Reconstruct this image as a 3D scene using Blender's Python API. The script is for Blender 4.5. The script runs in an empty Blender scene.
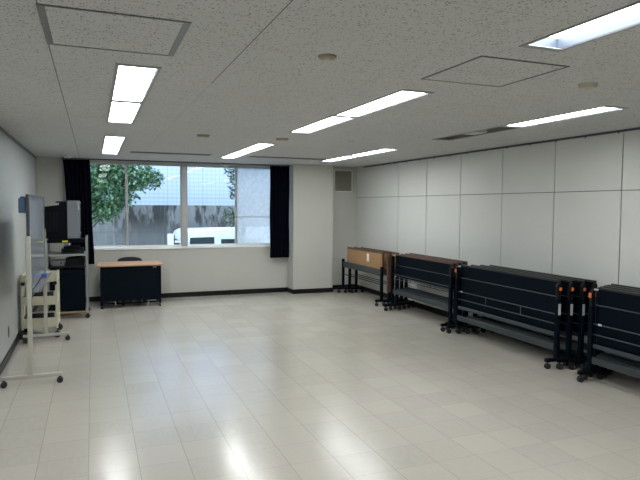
import bpy, bmesh, math, random
from mathutils import Vector, Matrix
random.seed(7)
C = bpy.context.scene.collection
PI = math.pi

# ------------------------------------------------------------------ dimensions (metres)
XL, XR = -0.87, 4.94          # side walls
YB, YF = 10.54, -2.2          # window wall, wall behind the camera
CEIL = 2.434
GROUND = -0.75                # outdoor ground

# ------------------------------------------------------------------ materials
def nt(name):
    m = bpy.data.materials.new(name); m.use_nodes = True
    t = m.node_tree
    b = t.nodes['Principled BSDF']
    return m, t, b
def lk(t, a, b): t.links.new(a, b)
def mathn(t, op, a, b=None, c=None):
    n = t.nodes.new('ShaderNodeMath'); n.operation = op
    for i, v in enumerate((a, b, c)):
        if v is None: continue
        if isinstance(v, (int, float)): n.inputs[i].default_value = v
        else: lk(t, v, n.inputs[i])
    return n.outputs[0]
def mixc(t, fac, a, b):
    n = t.nodes.new('ShaderNodeMix'); n.data_type = 'RGBA'
    for s, v in ((0, fac), (6, a), (7, b)):
        if isinstance(v, (int, float)): n.inputs[s].default_value = v
        elif isinstance(v, tuple): n.inputs[s].default_value = (*v, 1)
        else: lk(t, v, n.inputs[s])
    return n.outputs[2]
def noise(t, vec, scale, detail=3, rough=0.5):
    n = t.nodes.new('ShaderNodeTexNoise'); n.inputs['Scale'].default_value = scale
    n.inputs['Detail'].default_value = detail; n.inputs['Roughness'].default_value = rough
    if vec is not None: lk(t, vec, n.inputs['Vector'])
    return n.outputs['Fac']
def ramp(t, fac, lo, hi):
    n = t.nodes.new('ShaderNodeMapRange'); n.inputs[1].default_value = lo; n.inputs[2].default_value = hi
    n.clamp = True; lk(t, fac, n.inputs[0]); return n.outputs[0]
def bump(t, b, h, strength, dist=0.01):
    n = t.nodes.new('ShaderNodeBump'); n.inputs['Strength'].default_value = strength
    n.inputs['Distance'].default_value = dist; lk(t, h, n.inputs['Height']); lk(t, n.outputs[0], b.inputs['Normal'])
def coords(t, scale=None):
    g = t.nodes.new('ShaderNodeTexCoord')
    if not scale: return g.outputs['Object']
    m = t.nodes.new('ShaderNodeMapping'); m.inputs['Scale'].default_value = scale
    lk(t, g.outputs['Object'], m.inputs[0]); return m.outputs[0]
def mat(name, col, rough=0.5, metal=0.0, var=0.06, nscale=9.0, bmp=0.0, bscale=60.0, spec=None):
    """plain surface with a little procedural variation of tone"""
    m, t, b = nt(name)
    v = coords(t)
    f = noise(t, v, nscale, 4)
    lo = tuple(c*(1-var) for c in col); hi = tuple(min(1, c*(1+var)) for c in col)
    lk(t, mixc(t, f, lo, hi), b.inputs['Base Color'])
    b.inputs['Roughness'].default_value = rough; b.inputs['Metallic'].default_value = metal
    if spec is not None: b.inputs['Specular IOR Level'].default_value = spec
    if bmp: bump(t, b, noise(t, v, bscale, 5), bmp, 0.003)
    return m

def line_mask(t, coord, off, pitch, half):
    """1 on a line every pitch metres, 0 elsewhere"""
    a = mathn(t, 'SUBTRACT', coord, off - pitch*50)
    a = mathn(t, 'MODULO', a, pitch)
    a = mathn(t, 'SUBTRACT', a, pitch/2)
    a = mathn(t, 'ABSOLUTE', a)
    a = mathn(t, 'SUBTRACT', pitch/2, a)
    return mathn(t, 'LESS_THAN', a, half)

def floor_mat():
    m, t, b = nt('vinyl_tiles')
    v = coords(t)
    s = t.nodes.new('ShaderNodeSeparateXYZ'); lk(t, v, s.inputs[0])
    X, Y = s.outputs[0], s.outputs[1]
    cx_ = mathn(t, 'FLOOR', mathn(t, 'DIVIDE', mathn(t, 'ADD', X, 0.352+15), 0.3))
    cy_ = mathn(t, 'FLOOR', mathn(t, 'DIVIDE', mathn(t, 'ADD', Y, -2.81+15), 0.3))
    cb = t.nodes.new('ShaderNodeCombineXYZ'); lk(t, cx_, cb.inputs[0]); lk(t, cy_, cb.inputs[1])
    w = t.nodes.new('ShaderNodeTexWhiteNoise'); lk(t, cb.outputs[0], w.inputs[0])
    col = mixc(t, w.outputs[0], (0.485, 0.446, 0.405), (0.538, 0.493, 0.444))
    streak = coords(t, (14, 3, 1))
    col = mixc(t, ramp(t, noise(t, streak, 3.0, 5), 0.35, 0.75), col, (0.52, 0.49, 0.425))
    col = mixc(t, mathn(t, 'MULTIPLY', ramp(t, noise(t, v, 0.8, 3), 0.45, 0.7), 0.25), col, (0.45, 0.425, 0.365))
    lx = line_mask(t, X, -0.352, 0.3, 0.0028)
    ly = line_mask(t, Y, 2.81, 0.3, 0.0028)
    jm = mathn(t, 'MAXIMUM', mathn(t, 'MULTIPLY', lx, 0.38), mathn(t, 'MULTIPLY', ly, 0.2))
    lk(t, mixc(t, jm, col, (0.20, 0.18, 0.15)), b.inputs['Base Color'])
    r = mathn(t, 'ADD', mathn(t, 'MULTIPLY', noise(t, v, 4.0, 5), 0.10), 0.14)
    r = mathn(t, 'ADD', r, mathn(t, 'MULTIPLY', w.outputs[0], 0.04))
    lk(t, r, b.inputs['Roughness'])
    b.inputs['Specular IOR Level'].default_value = 0.68
    wav = coords(t, (9, 26, 1))
    h = mathn(t, 'ADD', noise(t, wav, 1.0, 3), mathn(t, 'MULTIPLY', jm, -0.15))
    wc = t.nodes.new('ShaderNodeSeparateColor'); lk(t, w.outputs['Color'], wc.inputs[0])
    fx = mathn(t, 'MULTIPLY', mathn(t, 'FRACT', mathn(t, 'DIVIDE', mathn(t, 'ADD', X, 15.352), 0.3)), mathn(t, 'SUBTRACT', wc.outputs[1], 0.5))
    fy = mathn(t, 'MULTIPLY', mathn(t, 'FRACT', mathn(t, 'DIVIDE', mathn(t, 'ADD', Y, 12.19), 0.3)), mathn(t, 'SUBTRACT', wc.outputs[2], 0.5))
    h = mathn(t, 'ADD', h, mathn(t, 'MULTIPLY', mathn(t, 'ADD', fx, fy), 2.2))
    bump(t, b, h, 0.12, 0.006)
    return m

def ceiling_mat():
    m, t, b = nt('acoustic_ceiling_board')
    v = coords(t)
    s = t.nodes.new('ShaderNodeSeparateXYZ'); lk(t, v, s.inputs[0])
    lx = line_mask(t, s.outputs[0], -0.190, 0.91, 0.0032)
    ly = line_mask(t, s.outputs[1], 2.83, 0.91, 0.0026)
    ly2 = line_mask(t, s.outputs[1], 2.83, 0.455, 0.0024)
    lx2 = line_mask(t, s.outputs[0], -0.205, 0.455, 0.002)
    near0 = mathn(t, 'LESS_THAN', mathn(t, 'ABSOLUTE', mathn(t, 'ADD', s.outputs[0], 0.205)), 0.1)
    near1 = mathn(t, 'LESS_THAN', mathn(t, 'ABSOLUTE', mathn(t, 'SUBTRACT', s.outputs[0], 0.705)), 0.1)
    near1 = mathn(t, 'MULTIPLY', near1, mathn(t, 'LESS_THAN', s.outputs[1], 3.745))
    k = mathn(t, 'ADD', mathn(t, 'MULTIPLY', mathn(t, 'MAXIMUM', near0, near1), 0.6), 0.2)
    jm = mathn(t, 'MAXIMUM', mathn(t, 'MULTIPLY', lx, k), mathn(t, 'MULTIPLY', ly, 0.32))
    jm = mathn(t, 'MAXIMUM', jm, mathn(t, 'MULTIPLY', ly2, 0.2))
    jm = mathn(t, 'MAXIMUM', jm, mathn(t, 'MULTIPLY', lx2, 0.08))
    vo = t.nodes.new('ShaderNodeTexVoronoi'); vo.inputs['Scale'].default_value = 78; vo.inputs['Randomness'].default_value = 1
    wob = t.nodes.new('ShaderNodeTexNoise'); wob.inputs['Scale'].default_value = 70; lk(t, v, wob.inputs['Vector'])
    va = t.nodes.new('ShaderNodeVectorMath'); va.operation = 'MULTIPLY_ADD'
    lk(t, wob.outputs['Color'], va.inputs[0]); va.inputs[1].default_value = (0.012, 0.012, 0); lk(t, v, va.inputs[2])
    lk(t, va.outputs[0], vo.inputs['Vector'])
    sz = t.nodes.new('ShaderNodeSeparateColor'); lk(t, vo.outputs['Color'], sz.inputs[0])
    thr = mathn(t, 'MULTIPLY', mathn(t, 'POWER', sz.outputs[0], 1.3), 0.46)
    hole = mathn(t, 'LESS_THAN', vo.outputs['Distance'], thr)
    fine = ramp(t, noise(t, v, 240, 2), 0.60, 0.66)
    pit = mathn(t, 'MAXIMUM', mathn(t, 'MULTIPLY', hole, 0.8), mathn(t, 'MULTIPLY', fine, 0.2))
    col = mixc(t, noise(t, v, 1.4, 4), (0.55, 0.55, 0.55), (0.60, 0.60, 0.60))
    col = mixc(t, pit, col, (0.20, 0.195, 0.18))
    lk(t, mixc(t, jm, col, (0.12, 0.12, 0.11)), b.inputs['Base Color'])
    b.inputs['Roughness'].default_value = 0.95; b.inputs['Specular IOR Level'].default_value = 0.1
    bump(t, b, mathn(t, 'MULTIPLY', pit, -1.0), 0.25, 0.003)
    return m

def wood_mat(name, a, bcol, sc=(2, 1, 14), rough=0.38):
    m, t, b = nt(name)
    v = coords(t, sc)
    f = noise(t, v, 5.0, 6, 0.6)
    lk(t, mixc(t, ramp(t, f, 0.3, 0.7), a, bcol), b.inputs['Base Color'])
    b.inputs['Roughness'].default_value = rough
    return m

def emit_mat(name, col, strength):
    m, t, b = nt(name)
    v = coords(t)
    f = mathn(t, 'ADD', mathn(t, 'MULTIPLY', noise(t, v, 160, 2), 0.12), 0.94)
    b.inputs['Base Color'].default_value = (0.8, 0.8, 0.8, 1)
    b.inputs['Emission Color'].default_value = (*col, 1)
    lk(t, mathn(t, 'MULTIPLY', f, strength), b.inputs['Emission Strength'])
    return m

def glass_mat(name, haze=0.0, rough=0.0):
    m = bpy.data.materials.new(name); m.use_nodes = True; t = m.node_tree
    for n in list(t.nodes): t.nodes.remove(n)
    out = t.nodes.new('ShaderNodeOutputMaterial')
    tr = t.nodes.new('ShaderNodeBsdfTransparent'); tr.inputs[0].default_value = (0.93, 0.97, 0.97, 1)
    gl = t.nodes.new('ShaderNodeBsdfGlossy'); gl.inputs['Roughness'].default_value = rough
    fr = t.nodes.new('ShaderNodeFresnel'); fr.inputs[0].default_value = 1.52
    mx = t.nodes.new('ShaderNodeMixShader')
    lk(t, mathn(t, 'MULTIPLY', fr.outputs[0], 0.27), mx.inputs[0]); lk(t, tr.outputs[0], mx.inputs[1]); lk(t, gl.outputs[0], mx.inputs[2])
    last = mx.outputs[0]
    if haze:
        v = coords(t)
        df = t.nodes.new('ShaderNodeBsdfTranslucent'); dd = t.nodes.new('ShaderNodeBsdfDiffuse')
        vo = t.nodes.new('ShaderNodeTexVoronoi'); vo.inputs['Scale'].default_value = 26; lk(t, v, vo.inputs['Vector'])
        spots = mathn(t, 'LESS_THAN', vo.outputs['Distance'], 0.3)
        col = mixc(t, mathn(t, 'MULTIPLY', spots, 0.5), mixc(t, noise(t, v, 14, 4), (0.72, 0.78, 0.82), (0.92, 0.95, 0.97)), (1.0, 1.0, 1.0))
        lk(t, col, df.inputs[0]); lk(t, col, dd.inputs[0])
        ad = t.nodes.new('ShaderNodeMixShader'); ad.inputs[0].default_value = 0.2
        lk(t, df.outputs[0], ad.inputs[1]); lk(t, dd.outputs[0], ad.inputs[2])
        m2 = t.nodes.new('ShaderNodeMixShader')
        f = mathn(t, 'ADD', mathn(t, 'MULTIPLY', noise(t, v, 20, 5), 0.25), haze-0.12)
        lk(t, f, m2.inputs[0]); lk(t, last, m2.inputs[1]); lk(t, ad.outputs[0], m2.inputs[2]); last = m2.outputs[0]
    lk(t, last, out.inputs[0])
    return m

def concrete_mat():
    m, t, b = nt('stained_concrete')
    v = coords(t)
    s = t.nodes.new('ShaderNodeSeparateXYZ'); lk(t, v, s.inputs[0])
    base = mixc(t, noise(t, v, 2.2, 6), (0.10, 0.105, 0.115), (0.19, 0.20, 0.215))
    drip = noise(t, coords(t, (1.5, 1, 0.5)), 2.6, 4, 0.55)
    high = ramp(t, s.outputs[2], 0.85, 1.35)
    d = mathn(t, 'MULTIPLY', ramp(t, drip, 0.475, 0.54), mathn(t, 'ADD', mathn(t, 'MULTIPLY', high, 0.85), 0.10))
    base = mixc(t, d, base, (0.022, 0.023, 0.025))
    pale = mathn(t, 'MULTIPLY', ramp(t, noise(t, coords(t, (6, 1, 0.5)), 2.0, 4), 0.55, 0.7), 0.35)
    base = mixc(t, pale, base, (0.27, 0.28, 0.30))
    jx = line_mask(t, s.outputs[0], 0.72, 0.9, 0.016)
    jz = line_mask(t, s.outputs[2], 1.02, 1.2, 0.014)
    j = mathn(t, 'MAXIMUM', mathn(t, 'MULTIPLY', jx, 0.75), mathn(t, 'MULTIPLY', jz, 0.35))
    lk(t, mixc(t, j, base, (0.07, 0.075, 0.085)), b.inputs['Base Color'])
    b.inputs['Roughness'].default_value = 0.9
    bump(t, b, noise(t, v, 30, 6), 0.4, 0.01)
    return m

def facade_mat():
    m, t, b = nt('white_glazed_facade_tiles')
    v = coords(t)
    s = t.nodes.new('ShaderNodeSeparateXYZ'); lk(t, v, s.inputs[0])
    a = line_mask(t, s.outputs[0], 0, 0.125, 0.0075); c = line_mask(t, s.outputs[2], 1.7, 0.115, 0.0075)
    A = line_mask(t, s.outputs[0], 0, 1.0, 0.013); Cc = line_mask(t, s.outputs[2], 1.7, 0.92, 0.013)
    j = mathn(t, 'MAXIMUM', mathn(t, 'MULTIPLY', mathn(t, 'MAXIMUM', a, c), 0.5), mathn(t, 'MULTIPLY', mathn(t, 'MAXIMUM', A, Cc), 0.6))
    col = mixc(t, noise(t, v, 1.2, 3), (0.34, 0.43, 0.62), (0.40, 0.49, 0.68))
    lk(t, mixc(t, j, col, (0.20, 0.26, 0.40)), b.inputs['Base Color'])
    b.inputs['Roughness'].default_value = 0.4
    return m

def leaf_mat(name, a, bcol):
    m, t, b = nt(name)
    g = t.nodes.new('ShaderNodeNewGeometry')
    lk(t, mixc(t, g.outputs['Random Per Island'], a, bcol), b.inputs['Base Color'])
    b.inputs['Roughness'].default_value = 0.4
    b.inputs['Transmission Weight'].default_value = 0.0
    return m

def curtain_mat():
    m, t, b = nt('dark_navy_curtain_cloth')
    v = coords(t, (300, 300, 300))
    lk(t, mixc(t, noise(t, v, 1, 2), (0.0025, 0.003, 0.008), (0.005, 0.006, 0.014)), b.inputs['Base Color'])
    b.inputs['Roughness'].default_value = 0.95; b.inputs['Specular IOR Level'].default_value = 0.05
    return m

M = dict(
    floor=floor_mat(), ceiling=ceiling_mat(),
    wall=mat('painted_wall', (0.57, 0.565, 0.525), 0.75, bmp=0.15, bscale=180, var=0.03, nscale=2),
    wall_side=mat('painted_side_wall', (0.56, 0.57, 0.56), 0.42, var=0.03, nscale=1.5, bmp=0.05, bscale=8),
    panel=mat('wall_panel_paint', (0.70, 0.70, 0.68), 0.6, var=0.025, nscale=2.0, bmp=0.05, bscale=90),
    seam=mat('panel_seam', (0.16, 0.16, 0.15), 0.8),
    base=mat('baseboard_vinyl', (0.010, 0.009, 0.011), 0.4, spec=0.25),
    rail=mat('picture_rail_metal', (0.09, 0.10, 0.13), 0.4, 0.3),
    frame_al=mat('window_aluminium', (0.46, 0.46, 0.46), 0.4, 0.2),
    sill=mat('white_sill_daylit_rail', (0.88, 0.90, 0.90), 0.35),  # sill's own white; on the bottom rails it stands in for daylight
    glass=glass_mat('window_glass'), haze=glass_mat('hazy_patterned_glass', 0.56, 0.02),
    curtain=curtain_mat(),
    hatch=mat('hatch_frame_metal', (0.20, 0.205, 0.215), 0.4, 0.5),
    fix_frame=mat('light_frame_enamel', (0.26, 0.265, 0.27), 0.4),
    fix_in=mat('light_trough_enamel', (0.06, 0.075, 0.105), 0.5),
    lamp=emit_mat('lit_diffuser', (0.95, 1.0, 0.985), 17.5),
    fix_lit=mat('light_cover_enamel', (0.55, 0.55, 0.52), 0.4),
    lamp_off=mat('unlit_diffuser', (0.17, 0.165, 0.145), 0.5),
    dark_slot=mat('slot_dark', (0.04, 0.04, 0.04), 0.7),
    beige=mat('aged_beige_plastic', (0.30, 0.27, 0.20), 0.55),
    beige_l=mat('beige_plastic', (0.52, 0.48, 0.39), 0.5),
    navy=mat('dark_navy_steel', (0.002, 0.0055, 0.011), 0.55, 0.0, spec=0.06),
    navy2=mat('dark_steel_leg', (0.002, 0.003, 0.006), 0.5, 0.0, spec=0.15),
    rod=mat('grey_blue_tube', (0.05, 0.062, 0.075), 0.35, 0.3),
    beam=mat('grey_beam', (0.042, 0.052, 0.058), 0.45, 0.2),
    black=mat('black_plastic', (0.005, 0.005, 0.007), 0.5, spec=0.25),
    rubber=mat('caster_rubber', (0.02, 0.02, 0.022), 0.6),
    orange=mat('orange_lever_plastic', (0.80, 0.20, 0.07), 0.4),
    sticker=mat('white_sticker', (0.62, 0.64, 0.64), 0.5),
    oak=wood_mat('light_wood_laminate', (0.31, 0.17, 0.075), (0.42, 0.245, 0.115), (14, 1.5, 14)),
    brown=wood_mat('brown_wood_edge', (0.075, 0.038, 0.024), (0.125, 0.066, 0.04), (14, 2, 14)),
    darkedge=mat('dark_table_edge', (0.016, 0.015, 0.017), 0.4),
    desk_top=wood_mat('desk_wood_laminate', (0.50, 0.27, 0.15), (0.64, 0.38, 0.225), (3, 14, 14)),
    desk=mat('desk_navy_panel', (0.002, 0.006, 0.011), 0.5, spec=0.08),
    chrome=mat('bright_metal', (0.6, 0.6, 0.6), 0.2, 0.9),
    cream=mat('cream_plastic', (0.62, 0.59, 0.46), 0.4, nscale=20),
    white_metal=mat('white_enamel_tube', (0.47, 0.46, 0.40), 0.35),
    board=mat('whiteboard_steel', (0.40, 0.44, 0.50), 0.12, spec=0.9, var=0.02),
    board_edge=mat('board_dark_frame', (0.07, 0.075, 0.085), 0.4, 0.4),
    blue=mat('blue_plastic', (0.05, 0.13, 0.42), 0.45),
    navyblue=mat('slate_blue_plastic', (0.055, 0.10, 0.20), 0.5),
    pink=mat('faded_pink_felt', (0.35, 0.2, 0.24), 0.9),
    silver=mat('silver_tv_plastic', (0.17, 0.185, 0.21), 0.38, 0.1),
    tvback=mat('tv_back_plastic', (0.002, 0.003, 0.006), 0.55, spec=0.1),
    screen=mat('tv_tube_glass', (0.03, 0.035, 0.04), 0.08, spec=0.8),
    cart_tube=mat('grey_cart_tube', (0.30, 0.31, 0.32), 0.35, 0.4),
    shelf_grey=mat('cart_shelf_grey', (0.38, 0.39, 0.40), 0.3, 0.2),
    yellow=mat('yellow_label', (0.70, 0.62, 0.08), 0.5),
    tan=mat('tan_wood_board', (0.36, 0.24, 0.13), 0.5),
    greybox=mat('grey_box_plastic', (0.16, 0.17, 0.18), 0.5),
    chair=mat('dark_chair_fabric', (0.022, 0.022, 0.035), 0.85, bmp=0.2, bscale=300),
    concrete=concrete_mat(), facade=facade_mat(),
    asphalt=mat('pale_gravel', (0.40, 0.40, 0.40), 0.9, nscale=20),
    van=mat('white_van_paint', (0.80, 0.88, 0.92), 0.25, var=0.01),
    van_glass=mat('van_dark_glass', (0.03, 0.045, 0.06), 0.1),
    tyre=mat('tyre', (0.02, 0.02, 0.02), 0.8),
    leaf=leaf_mat('broad_leaves', (0.012, 0.06, 0.028), (0.19, 0.38, 0.20)),  # tone range widened to paint light sparkle into the leaves
    leaf2=leaf_mat('small_leaves', (0.012, 0.045, 0.022), (0.12, 0.22, 0.12)),
    bark=mat('bark', (0.09, 0.07, 0.055), 0.9),
)

# ------------------------------------------------------------------ mesh helpers
class MB:
    def __init__(s): s.bm = bmesh.new()
    def box(s, x0, x1, y0, y1, z0, z1, bev=0.0, seg=1, mtx=None):
        g = bmesh.new()
        r = bmesh.ops.create_cube(g, size=1)
        bmesh.ops.scale(g, vec=(x1-x0, y1-y0, z1-z0), verts=g.verts)
        bmesh.ops.translate(g, vec=((x0+x1)/2, (y0+y1)/2, (z0+z1)/2), verts=g.verts)
        if bev > 0:
            bmesh.ops.bevel(g, geom=list(g.edges), offset=bev, segments=seg, affect='EDGES', profile=0.5)
        if mtx: bmesh.ops.transform(g, matrix=mtx, verts=g.verts)
        s._merge(g); return s
    def _merge(s, g):
        me = bpy.data.meshes.new('tmp'); g.to_mesh(me); g.free(); s.bm.from_mesh(me); bpy.data.meshes.remove(me)
    def tube(s, pts, r, n=10, cap=True):
        """round tube through a list of points"""
        pts = [Vector(p) for p in pts]; rings = []
        for i, p in enumerate(pts):
            d = (pts[min(i+1, len(pts)-1)] - pts[max(i-1, 0)]).normalized()
            a = Vector((0, 0, 1)) if abs(d.z) < 0.9 else Vector((1, 0, 0))
            u = d.cross(a).normalized(); w = d.cross(u)
            rr = r[i] if isinstance(r, (list, tuple)) else r
            rings.append([s.bm.verts.new(p + (u*math.cos(2*PI*k/n) + w*math.sin(2*PI*k/n))*rr) for k in range(n)])
        for a, b in zip(rings, rings[1:]):
            for k in range(n): s.bm.faces.new((a[k], a[(k+1) % n], b[(k+1) % n], b[k]))
        if cap: s.bm.faces.new(rings[0][::-1]); s.bm.faces.new(rings[-1])
        return s
    def lathe(s, prof, loc=(0, 0, 0), n=20, axis='Z'):
        """prof: list of (radius, height)"""
        rings = []
        L = Vector(loc)
        for r, h in prof:
            ring = []
            for k in range(n):
                c, d = math.cos(2*PI*k/n)*r, math.sin(2*PI*k/n)*r
                v = {'Z': (c, d, h), 'Y': (c, h, d), 'X': (h, c, d)}[axis]
                ring.append(s.bm.verts.new(L + Vector(v)))
            rings.append(ring)
        for a, b in zip(rings, rings[1:]):
            for k in range(n): s.bm.faces.new((a[k], a[(k+1) % n], b[(k+1) % n], b[k]))
        s.bm.faces.new(rings[0][::-1]); s.bm.faces.new(rings[-1]); return s
    def prism(s, pts, axis, a, b, bev=0.0):
        """extrude a 2-D outline. axis 'X': pts are (y,z); 'Y': (x,z); 'Z': (x,y)"""
        g = bmesh.new()
        def mk(p, h): return {'X': (h, p[0], p[1]), 'Y': (p[0], h, p[1]), 'Z': (p[0], p[1], h)}[axis]
        A = [g.verts.new(mk(p, a)) for p in pts]; B = [g.verts.new(mk(p, b)) for p in pts]
        n = len(pts)
        g.faces.new(A[::-1]); g.faces.new(B)
        for k in range(n): g.faces.new((A[k], A[(k+1) % n], B[(k+1) % n], B[k]))
        if bev: bmesh.ops.bevel(g, geom=list(g.edges), offset=bev, segments=2, affect='EDGES', profile=0.5)
        s._merge(g); return s
    def quad(s, a, b, c, d):
        s.bm.faces.new([s.bm.verts.new(p) for p in (a, b, c, d)]); return s
    def build(s, name, m, parent=None, smooth=False, kind=None, off=None):
        bmesh.ops.recalc_face_normals(s.bm, faces=s.bm.faces)
        me = bpy.data.meshes.new(name); s.bm.to_mesh(me); s.bm.free()
        ms = m if isinstance(m, (list, tuple)) else [m]
        for x in ms: me.materials.append(x)
        if smooth:
            for p in me.polygons: p.use_smooth = True
            me.set_sharp_from_angle(angle=math.radians(40))
        o = bpy.data.objects.new(name, me); C.objects.link(o)
        if parent: o.parent = parent
        if kind: o['kind'] = kind
        return o
def thing(name, label, cat, loc=(0, 0, 0), group=None, rz=0):
    o = bpy.data.objects.new(name, None); C.objects.link(o); o.empty_display_size = 0.1
    o.location = loc; o.rotation_euler.z = rz; o['label'] = label; o['category'] = cat
    if group: o['group'] = group
    return o
def tag(o, label, cat, group=None):
    o['label'] = label; o['category'] = cat
    if group: o['group'] = group
    return o
def dup(root, loc, label, group=None):
    r = root.copy(); C.objects.link(r); r.location = loc; r['label'] = label
    if group: r['group'] = group
    for ch in list(root.children):
        c = ch.copy(); C.objects.link(c); c.parent = r
        for g in list(ch.children):
            d = g.copy(); C.objects.link(d); d.parent = c
    return r

# ------------------------------------------------------------------ SETTING
T = 0.15
MB().box(XL-T, XR+T, YF-T, YB+T, -0.2, 0.0).build('floor', M['floor'], kind='structure')

# lamps: x column centres, units 1.2 m long, in pairs
LW = 0.215
COLS = {'left': 0.252, 'middle': 2.06, 'right': 3.79}
UNITS = [(-0.17, 1.03), (1.05, 2.25), (3.43, 4.63), (4.65, 5.85), (7.03, 8.22), (8.24, 9.43)]
def units_of(cn):
    if cn == 'right': return [(a-0.07, b-0.07) for a, b in UNITS]
    if cn == 'middle': return [(a+0.04*(k < 2), b+0.04*(k < 2)) for k, (a, b) in enumerate(UNITS)]
    return UNITS
holes = [(cx-LW/2, cx+LW/2, a, b) for cn, cx in COLS.items() for a, b in units_of(cn)]
SLOTS = [(0.53, 1.70, 8.85, 9.05), (2.32, 3.62, 8.85, 9.05)]
holes += SLOTS
xs = sorted(set([XL-T, XR+T] + [h[0] for h in holes] + [h[1] for h in holes]))
ys = sorted(set([YF-T, YB+T] + [h[2] for h in holes] + [h[3] for h in holes]))
cb = MB(); ZT = CEIL+0.12
for i in range(len(xs)-1):
    for j in range(len(ys)-1):
        mx, my = (xs[i]+xs[i+1])/2, (ys[j]+ys[j+1])/2
        z = ZT if any(h[0] < mx < h[1] and h[2] < my < h[3] for h in holes) else CEIL
        cb.quad((xs[i], ys[j], z), (xs[i+1], ys[j], z), (xs[i+1], ys[j+1], z), (xs[i], ys[j+1], z))
for x0, x1, y0, y1 in holes:
    cb.quad((x0, y0, CEIL), (x0, y1, CEIL), (x0, y1, ZT), (x0, y0, ZT)); cb.quad((x1, y0, CEIL), (x1, y1, CEIL), (x1, y1, ZT), (x1, y0, ZT))
    cb.quad((x0, y0, CEIL), (x1, y0, CEIL), (x1, y0, ZT), (x0, y0, ZT)); cb.quad((x0, y1, CEIL), (x1, y1, CEIL), (x1, y1, ZT), (x0, y1, ZT))
cb.box(XL-T, XR+T, YF-T, YB+T, ZT+0.02, ZT+0.15)
cb.build('ceiling', M['ceiling'], kind='structure')

MB().box(XL-T, XL, YF, YB, 0, CEIL).build('wall_left', M['wall_side'], kind='structure')
MB().box(XL-T, XR+T, YF-T, YF, 0, CEIL).build('wall_front', M['wall'], kind='structure')
# window wall with its opening
WX0, WX1, WZ0, WZ1 = -0.46, 3.49, 0.890, 2.408
w = MB()
w.box(XL-T, WX0, YB, YB+T, 0, CEIL).box(WX1, XR+T, YB, YB+T, 0, CEIL)
w.box(WX0, WX1, YB, YB+T, 0, WZ0-0.001).box(WX0, WX1, YB, YB+T, WZ1, CEIL)
w.build('wall_back', M['wall'], kind='structure')
# right wall: backing with proud panels, seams every 0.91 m and one horizontal seam
wr = MB().box(XR+0.008, XR+T, YF, YB, 0, CEIL).build('wall_right', M['seam'], kind='structure')
p = MB(); SEAM = 0.0055
edges = [YB] + [8.838 - 0.91*k for k in range(0, 13)]
edges = [e for e in edges if e > YF] + [YF]
for a, b in zip(edges, edges[1:]):
    y0, y1 = b+SEAM*(b > YF), a-SEAM*(a < YB)
    p.box(XR, XR+0.008, y0, y1, 0, 1.83-0.004, 0.0012); p.box(XR, XR+0.008, y0, y1, 1.83+0.004, CEIL, 0.0012)
po = p.build('wall_panels', M['panel'], wr)
# pillar beside the window
PX0, PX1, PY = 3.49, 4.295, 10.22
MB().box(PX0, PX1, PY, YB, 0, CEIL, 0.004).build('wall_pillar', M['wall'], kind='structure')
# baseboards
BH = 0.085
MB().box(XL, XL+0.012, YF, YB, 0, BH, 0.002).build('baseboard_left', M['base'], kind='structure')
MB().box(XR-0.010, XR, YF, YB, 0, BH, 0.002).build('baseboard_right', M['base'], kind='structure')
b = MB().box(XL+0.012, PX0-0.012, YB-0.012, YB, 0, BH, 0.002)
b.box(PX0-0.012, PX0, PY-0.012, YB, 0, BH, 0.002).box(PX0, PX1, PY-0.012, PY, 0, BH, 0.002)
b.box(PX1, PX1+0.012, PY-0.012, YB, 0, BH, 0.002).box(PX1+0.012, XR-0.010, YB-0.012, YB, 0, BH, 0.002)
b.build('baseboard_back', M['base'], kind='structure')
MB().box(XL+0.012, XR-0.010, YF, YF+0.012, 0, BH, 0.002).build('baseboard_front', M['base'], kind='structure')
# picture rails under the ceiling
MB().box(XL, XL+0.022, YF, YB, CEIL-0.026, CEIL, 0.003).build('trim_1', M['rail'], kind='structure')
MB().box(XR-0.020, XR, YF, 10.2, CEIL-0.022, CEIL, 0.003).build('trim_2', M['rail'], kind='structure')

# window: outer frame, middle mullion, four sliding sashes with panes
win = bpy.data.objects.new('window_1', None); C.objects.link(win); win['kind'] = 'structure'
f = MB(); FY0, FY1 = YB+0.0, YB+0.11
f.box(WX0, WX1, FY0, FY1, WZ1-0.035, WZ1, 0.003)
MB().box(WX0+0.04, WX1-0.04, FY0, FY1, WZ0, WZ0+0.03, 0.003).build('bottom_frame', M['sill'], win)  # white instead of aluminium, painting in daylight on the bottom frame
f.box(WX0, WX0+0.04, FY0, FY1, WZ0, WZ1, 0.003).box(WX1-0.04, WX1, FY0, FY1, WZ0, WZ1, 0.003)
f.build('window_frame', M['frame_al'], win)
MB().box(1.478, 1.585, FY0-0.020, FY0+0.024, WZ0+0.03, WZ1-0.035, 0.006).build('mullion', M['frame_al'], win)
def sash(x0, x1, y, glass, nm='sash'):
    s = MB(); z0, z1 = WZ0+0.03, WZ1-0.035; e = 0.022; st = 0.036
    s.box(x0, x1, y, y+0.03, z1-e, z1, 0.002)
    s.box(x0, x0+st, y, y+0.03, z0+0.028, z1-e, 0.002).box(x1-st, x1, y, y+0.03, z0+0.028, z1-e, 0.002)
    so = s.build(nm, M['frame_al'], win)
    MB().box(x0, x1, y, y+0.03, z0, z0+0.028, 0.002).build('bottom_rail', M['sill'], so)  # white colour stands in for daylight along the foot of the sash
    MB().box(x0+st, x1-st, y+0.012, y+0.017, z0+0.028, z1-e).build('pane', glass, so)
    return so
sash(WX0+0.04, 0.565, FY0+0.065, M['glass']); sash(0.535, 1.500, FY0+0.025, M['glass'])
sash(1.560, 2.505, FY0+0.065, M['glass']); s4 = sash(2.465, WX1-0.04, FY0+0.025, M['haze'])
MB().box(2.502, WX1-0.077, FY0+0.028, FY0+0.036, 1.44, 1.455).build('cross_bar', M['frame_al'], s4)
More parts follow.
